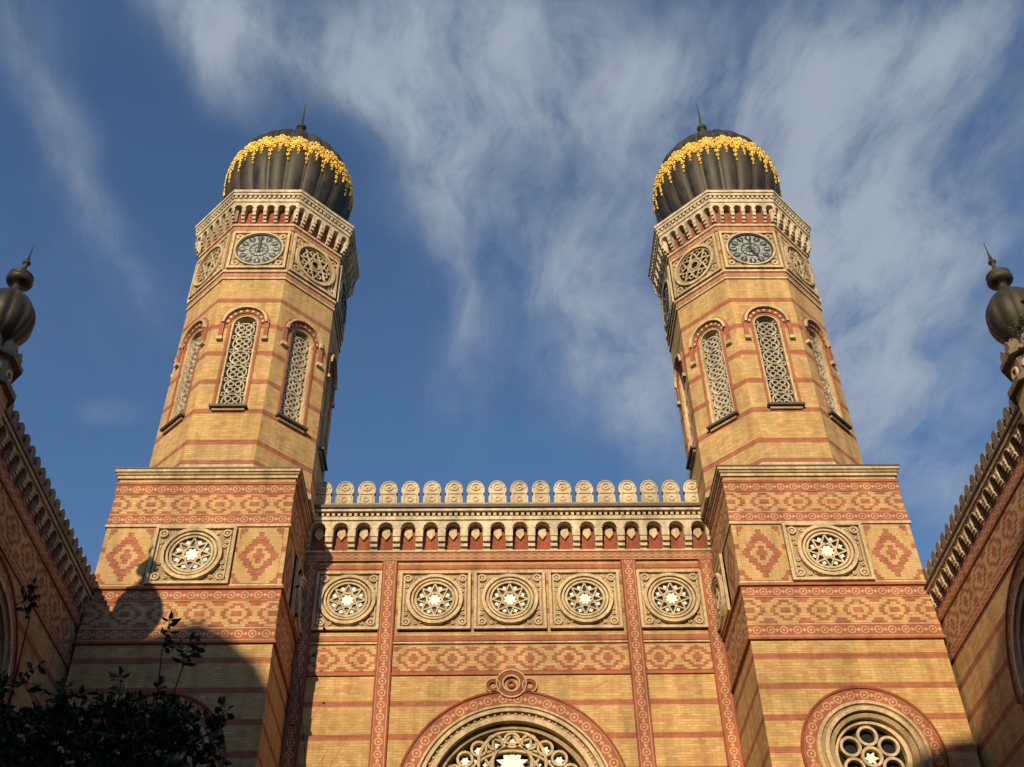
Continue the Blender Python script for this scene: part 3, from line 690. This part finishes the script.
def house(x0,x1,top,prof=None):  # unseen row behind the camera, added to cast shadow on the tower bases
    root=empty('unseen_apartment_house'); mb=MB(); wbox(mb,x0,x1,-52,-37.2,GZ+0.01,top-0.6,m_rend,m_roof)
    mb.frame((0,-37.2,0),(1,0,0),(0,1,0)); mb.box(x0,x1,top-0.6,top,-0.3,0.2,m_stone); mb.box(x0,x1,3.2,3.5,0,0.15,m_stone)
    if prof: mb.prism([(x0,top-0.01)]+[(x0+(x1-x0)*a,top+b) for a,b in prof]+[(x1,top-0.01)],-8,-0.2,m_roof,back=True)
    n=max(2,int((x1-x0)/3.2)); w=(x1-x0)/n; fl=int((top-1.5+1.6)/4)
    for f in range(fl):
        for i in range(n):
            u=x0+(i+0.5)*w; v=GZ+1.0+f*4
            mb.box(u-0.6,u+0.6,v,v+2.1,0,0.03,m_void); mb.box(u-0.8,u+0.8,v-0.15,v,0,0.2,m_stone); mb.box(u-0.8,u+0.8,v+2.1,v+2.3,0,0.15,m_stone)
            for q in (-0.68,0.68): mb.box(u+q-0.08,u+q+0.08,v,v+2.1,0,0.1,m_stone)
            mb.box(u-0.03,u+0.03,v,v+2.1,0.03,0.06,m_rend)
    for q in (0.25,0.6,0.87):
        x=x0+(x1-x0)*q; wbox(mb,x-0.45,x+0.45,-41,-40.2,top-0.6,top+1.6,m_red)
    mb.out('house_body',root)
house(-34,-14.4,27.0,[(0.1,2.6),(0.70,2.6),(0.76,2.2),(0.82,2.5),(0.87,2.9),(0.91,2.5),(0.96,1.6)])  # height and roofline shaped for the shadow across the left tower base
house(-14.4,-2.4,22.5); house(-2.4,16,24.2,[(0.12,1.0),(0.25,2.2),(0.42,2.8),(0.7,2.9),(0.85,1.5)]); house(16,34,24); house(-60,-34.2,25)  # low gap keeps the centre sunlit; next roofline shaped to shade the right tower

# ------------------------------------------------------------ vegetation
m_bark=mat_plain('bark',(0.07,0.05,0.035),0.9,0,0.3,12)
def mat_leaf(name,c1,c2):
    mt,t,b,tc=newmat(name,0.6)
    oi=t.n.new('ShaderNodeNewGeometry'); r=oi.outputs['Random Per Island']
    t.l.new(t.mix(r,c1,c2),b.inputs['Base Color'])
    return mt
m_leaf=mat_leaf('leaf_green',(0.03,0.055,0.015),(0.095,0.14,0.04))
def branch(mb,p,q,r0,r1,seg=6):
    d=(q-p); 
    if d.length<1e-6: return
    x=d.orthogonal().normalized(); y=d.cross(x).normalized()
    A=[p+(x*math.cos(2*math.pi*i/seg)+y*math.sin(2*math.pi*i/seg))*r0 for i in range(seg)]
    B=[q+(x*math.cos(2*math.pi*i/seg)+y*math.sin(2*math.pi*i/seg))*r1 for i in range(seg)]
    for i in range(seg): mb.raw([A[i],A[(i+1)%seg],B[(i+1)%seg],B[i]],m_bark,None,True)
def rv(): return Vector((random.gauss(0,1),random.gauss(0,1),random.gauss(0,1)))
def leaf(mb,p,d,L,w):
    d=d.normalized(); s=d.cross(rv()).normalized(); n=d.cross(s)
    fold=n*w*0.25
    t=p+d*L-n*L*0.12; m1=p+d*L*0.35;m2=p+d*L*0.7
    mb.raw([p,m1+s*w*0.5+fold,m2+s*w*0.38+fold,t,m2-s*w*0.38+fold,m1-s*w*0.5+fold],m_leaf)
def spray(mb,p,d,L,ls):
    n=max(3,int(L/0.06)); q=p.copy(); dd=d.normalized()
    for i in range(n):
        dd=(dd+Vector((random.gauss(0,.12),random.gauss(0,.12),random.gauss(-.03,.1)))).normalized()
        e=q+dd*(L/n); branch(mb,q,e,0.006,0.004,4)
        for k in range(2):
            sd=dd.cross(rv()).normalized()
            leaf(mb,e,(sd+dd*0.5+Vector((0,0,-0.25))),ls*random.uniform(.6,1.3),ls*random.uniform(.4,.65))
        q=e
    leaf(mb,q,dd,ls,ls*.5)
def tree(x,y,top,seed,wmax,n_shoots,ls=0.12,extra=()):
    """young tree: trunk, rising limbs, leafy twigs filling an uneven crown"""
    random.seed(seed); mb=MB()
    base=Vector((x,y,GZ)); H=top-GZ; fork=base+Vector((0.05,0.05,H*0.40))
    branch(mb,base,fork,0.11,0.085,10)
    limbs=[]
    def limb(p,target,r,sub):
        q=p.copy(); n=7; P=[p.copy()]
        for i in range(n):
            f=(i+1)/n; e=p.lerp(target,f)+Vector((random.gauss(0,.05),random.gauss(0,.05),math.sin(f*math.pi)*.12))
            branch(mb,q,e,r*(1-.8*i/n),r*(1-.8*(i+1)/n),6); q=e; P.append(e.copy())
            if sub and i>=2:
                for k in range(2):
                    a=random.uniform(0,6.28); L=random.uniform(.35,.8)*wmax*.7
                    limb(e,e+Vector((math.cos(a)*L,math.sin(a)*L,random.uniform(.2,.7)*L+.1)),r*.4,False)
        limbs.append(P)
    N=9
    for k in range(N):
        a=k*2*math.pi/N+random.uniform(-.3,.3); rr=wmax*random.uniform(.35,.85)
        zz_=top-0.2-(rr/wmax)**2*1.1-random.uniform(0,.7)
        limb(fork-ZV*random.uniform(0,.8),Vector((x+math.cos(a)*rr,y+math.sin(a)*rr,zz_)),0.045,True)
    for ex in extra: limb(fork,Vector((x+ex[0],y+ex[1],ex[2])),0.035,False)
    for P in limbs:
        for i in range(2,len(P)):
            for k in range(n_shoots):
                d=(P[i]-P[i-1]).normalized(); sd=d.cross(rv()).normalized()
                spray(mb,P[i],sd*.9+d*.7+ZV*.2,random.uniform(.15,.38),ls)
        spray(mb,P[-1],P[-1]-P[-2],.4,ls)
    mb.out('tree')
tree(-4.35,-15,6.15,3,1.0,1,0.12,((0.0,0.1,6.75),(0.25,0,6.5)))
tree(-5.95,-15.4,6.35,11,0.95,1,0.12,((0.2,0.1,6.9),))
random.seed(5); mb=MB()
q=Vector((-2.25,-15,GZ)); dd=Vector((0.0,0,1)); r=0.02
for i in range(14):
    dd=(dd+Vector((random.gauss(0,.05),random.gauss(0,.04),0.05))).normalized(); e=q+dd*0.57; branch(mb,q,e,r,r*.88,6); r*=.88; q=e
    if i>6:
        for k in range(3):
            d2=(dd+Vector((random.gauss(0,.6),random.gauss(0,.5),0))).normalized(); p2=q.copy(); rr=r*.7
            for j in range(4):
                d2=(d2+Vector((random.gauss(0,.2),random.gauss(0,.2),.12))).normalized(); e2=p2+d2*.15; branch(mb,p2,e2,rr,rr*.75,4); rr*=.75;p2=e2
                if random.random()<.25: leaf(mb,p2,d2+rv()*.5,.07,.035)
mb.out('bare_sapling')
random.seed(9); mb=MB()
for i in range(46):
    p=Vector((11.85+random.uniform(-.5,.35),-8.62+random.uniform(-.15,.25),16.9+random.random()**1.2*2.2)); spray(mb,p,Vector((random.gauss(0,1),-0.6,random.gauss(0.3,.8))),.3,.10)
mb.out('ivy_plant')

# ------------------------------------------------------------ light and sky
AZ=rad(13);EL=rad(20)
S=Vector((-math.sin(AZ)*math.cos(EL),-math.cos(AZ)*math.cos(EL),math.sin(EL)))
sl=bpy.data.lights.new('sun','SUN'); sl.energy=4.9; sl.angle=rad(0.6); sl.color=(1.0,0.80,0.52)
so=bpy.data.objects.new('sun',sl); scene.collection.objects.link(so); so.rotation_euler=(-S).to_track_quat('-Z','Y').to_euler(); so.location=(-20,-60,60)
w=bpy.data.worlds.new('World'); scene.world=w; w.use_nodes=True
t=NT(w.node_tree); bg=t.n['Background']; ST=0.115; bg.inputs['Strength'].default_value=ST
sk=t.n.new('ShaderNodeTexSky'); sk.sky_type='NISHITA'; sk.sun_disc=False; sk.sun_elevation=EL; sk.sun_rotation=math.atan2(S.x,S.y)%(2*math.pi)
sk.air_density=1.0; sk.dust_density=0.5; sk.ozone_density=2.7
tc=t.n.new('ShaderNodeTexCoord'); g=t.sep(tc.outputs['Generated'])
zz=t.m('MAXIMUM',g[2],0.06); px=t.m('DIVIDE',g[0],zz); py=t.m('DIVIDE',g[1],zz)
def pix(x,y):
    d=F+RT*((x-512)/FPX)+UP*((383.5-y)/FPX); return Vector((d.x/d.z,d.y/d.z))
pv=t.comb(px,py,0.0)
nx=t.m('SUBTRACT',t.noise(pv,3.0,2,0.6),0.5); pv2=t.comb(px,py,5.0); ny=t.m('SUBTRACT',t.noise(pv2,3.0,2,0.6),0.5)
qx=t.m('ADD',px,t.m('MULTIPLY',nx,0.17)); qy=t.m('ADD',py,t.m('MULTIPLY',ny,0.17))
blobs=[(290,40,440,100,58,.72),(200,15,250,120,38,.62),(450,250,475,430,30,.42),(570,60,730,170,76,.58),(560,240,625,420,66,.52),(640,400,670,480,55,.48),
(905,200,1010,70,115,.80),(870,50,1010,10,50,.55),(900,400,980,540,84,.60),(50,100,160,290,32,.42),(120,412,155,416,14,.35),(765,250,800,150,55,.38),(395,130,430,230,40,.40)]
tot=None
for (cx_,cy_,ex,ey,wd,wt) in blobs:
    c=pix(cx_,cy_); ax=pix(ex,ey)-c; L=math.hypot(ex-cx_,ey-cy_); pxv=(-(ey-cy_)/L*wd,(ex-cx_)/L*wd); wv=pix(cx_+pxv[0],cy_+pxv[1])-c
    Mi=Matrix(((ax.x,wv.x),(ax.y,wv.y))).inverted()
    dx=t.m('SUBTRACT',qx,c.x);dy=t.m('SUBTRACT',qy,c.y)
    s_=t.m('ADD',t.m('MULTIPLY',dx,Mi[0][0]),t.m('MULTIPLY',dy,Mi[0][1])); u_=t.m('ADD',t.m('MULTIPLY',dx,Mi[1][0]),t.m('MULTIPLY',dy,Mi[1][1]))
    d2=t.m('ADD',t.m('MULTIPLY',s_,s_),t.m('MULTIPLY',u_,u_))
    e=t.m('MULTIPLY',t.m('POWER',2.718,t.m('MULTIPLY',d2,-0.8)),wt)
    tot=e if tot is None else t.m('ADD',tot,e)
n1=t.noise(t.scalevec(t.comb(qx,qy,0.0),(1.9,0.85,1)),5.5,6,0.62)
n2=t.noise(t.comb(qx,qy,3.0),1.6,3,0.6)
den=t.m('MULTIPLY',tot,t.rng(n1,0.3,0.70,0.35,1.35))
far=t.rng(n2,0.45,0.75,0.0,0.30)
den=t.m('ADD',den,t.m('MULTIPLY',far,t.rng(n1,0.35,0.7,0.25,1.0)))
den=t.m('MULTIPLY',t.rng(den,0.04,1.15,0,1,True),0.82)
skc=t.mix(1.0,sk.outputs[0],(0.86,1.02,1.12),'MULTIPLY')
col=t.mix(den,skc,(0.42/ST,0.47/ST,0.545/ST))
t.l.new(col,bg.inputs['Color'])
print('done')
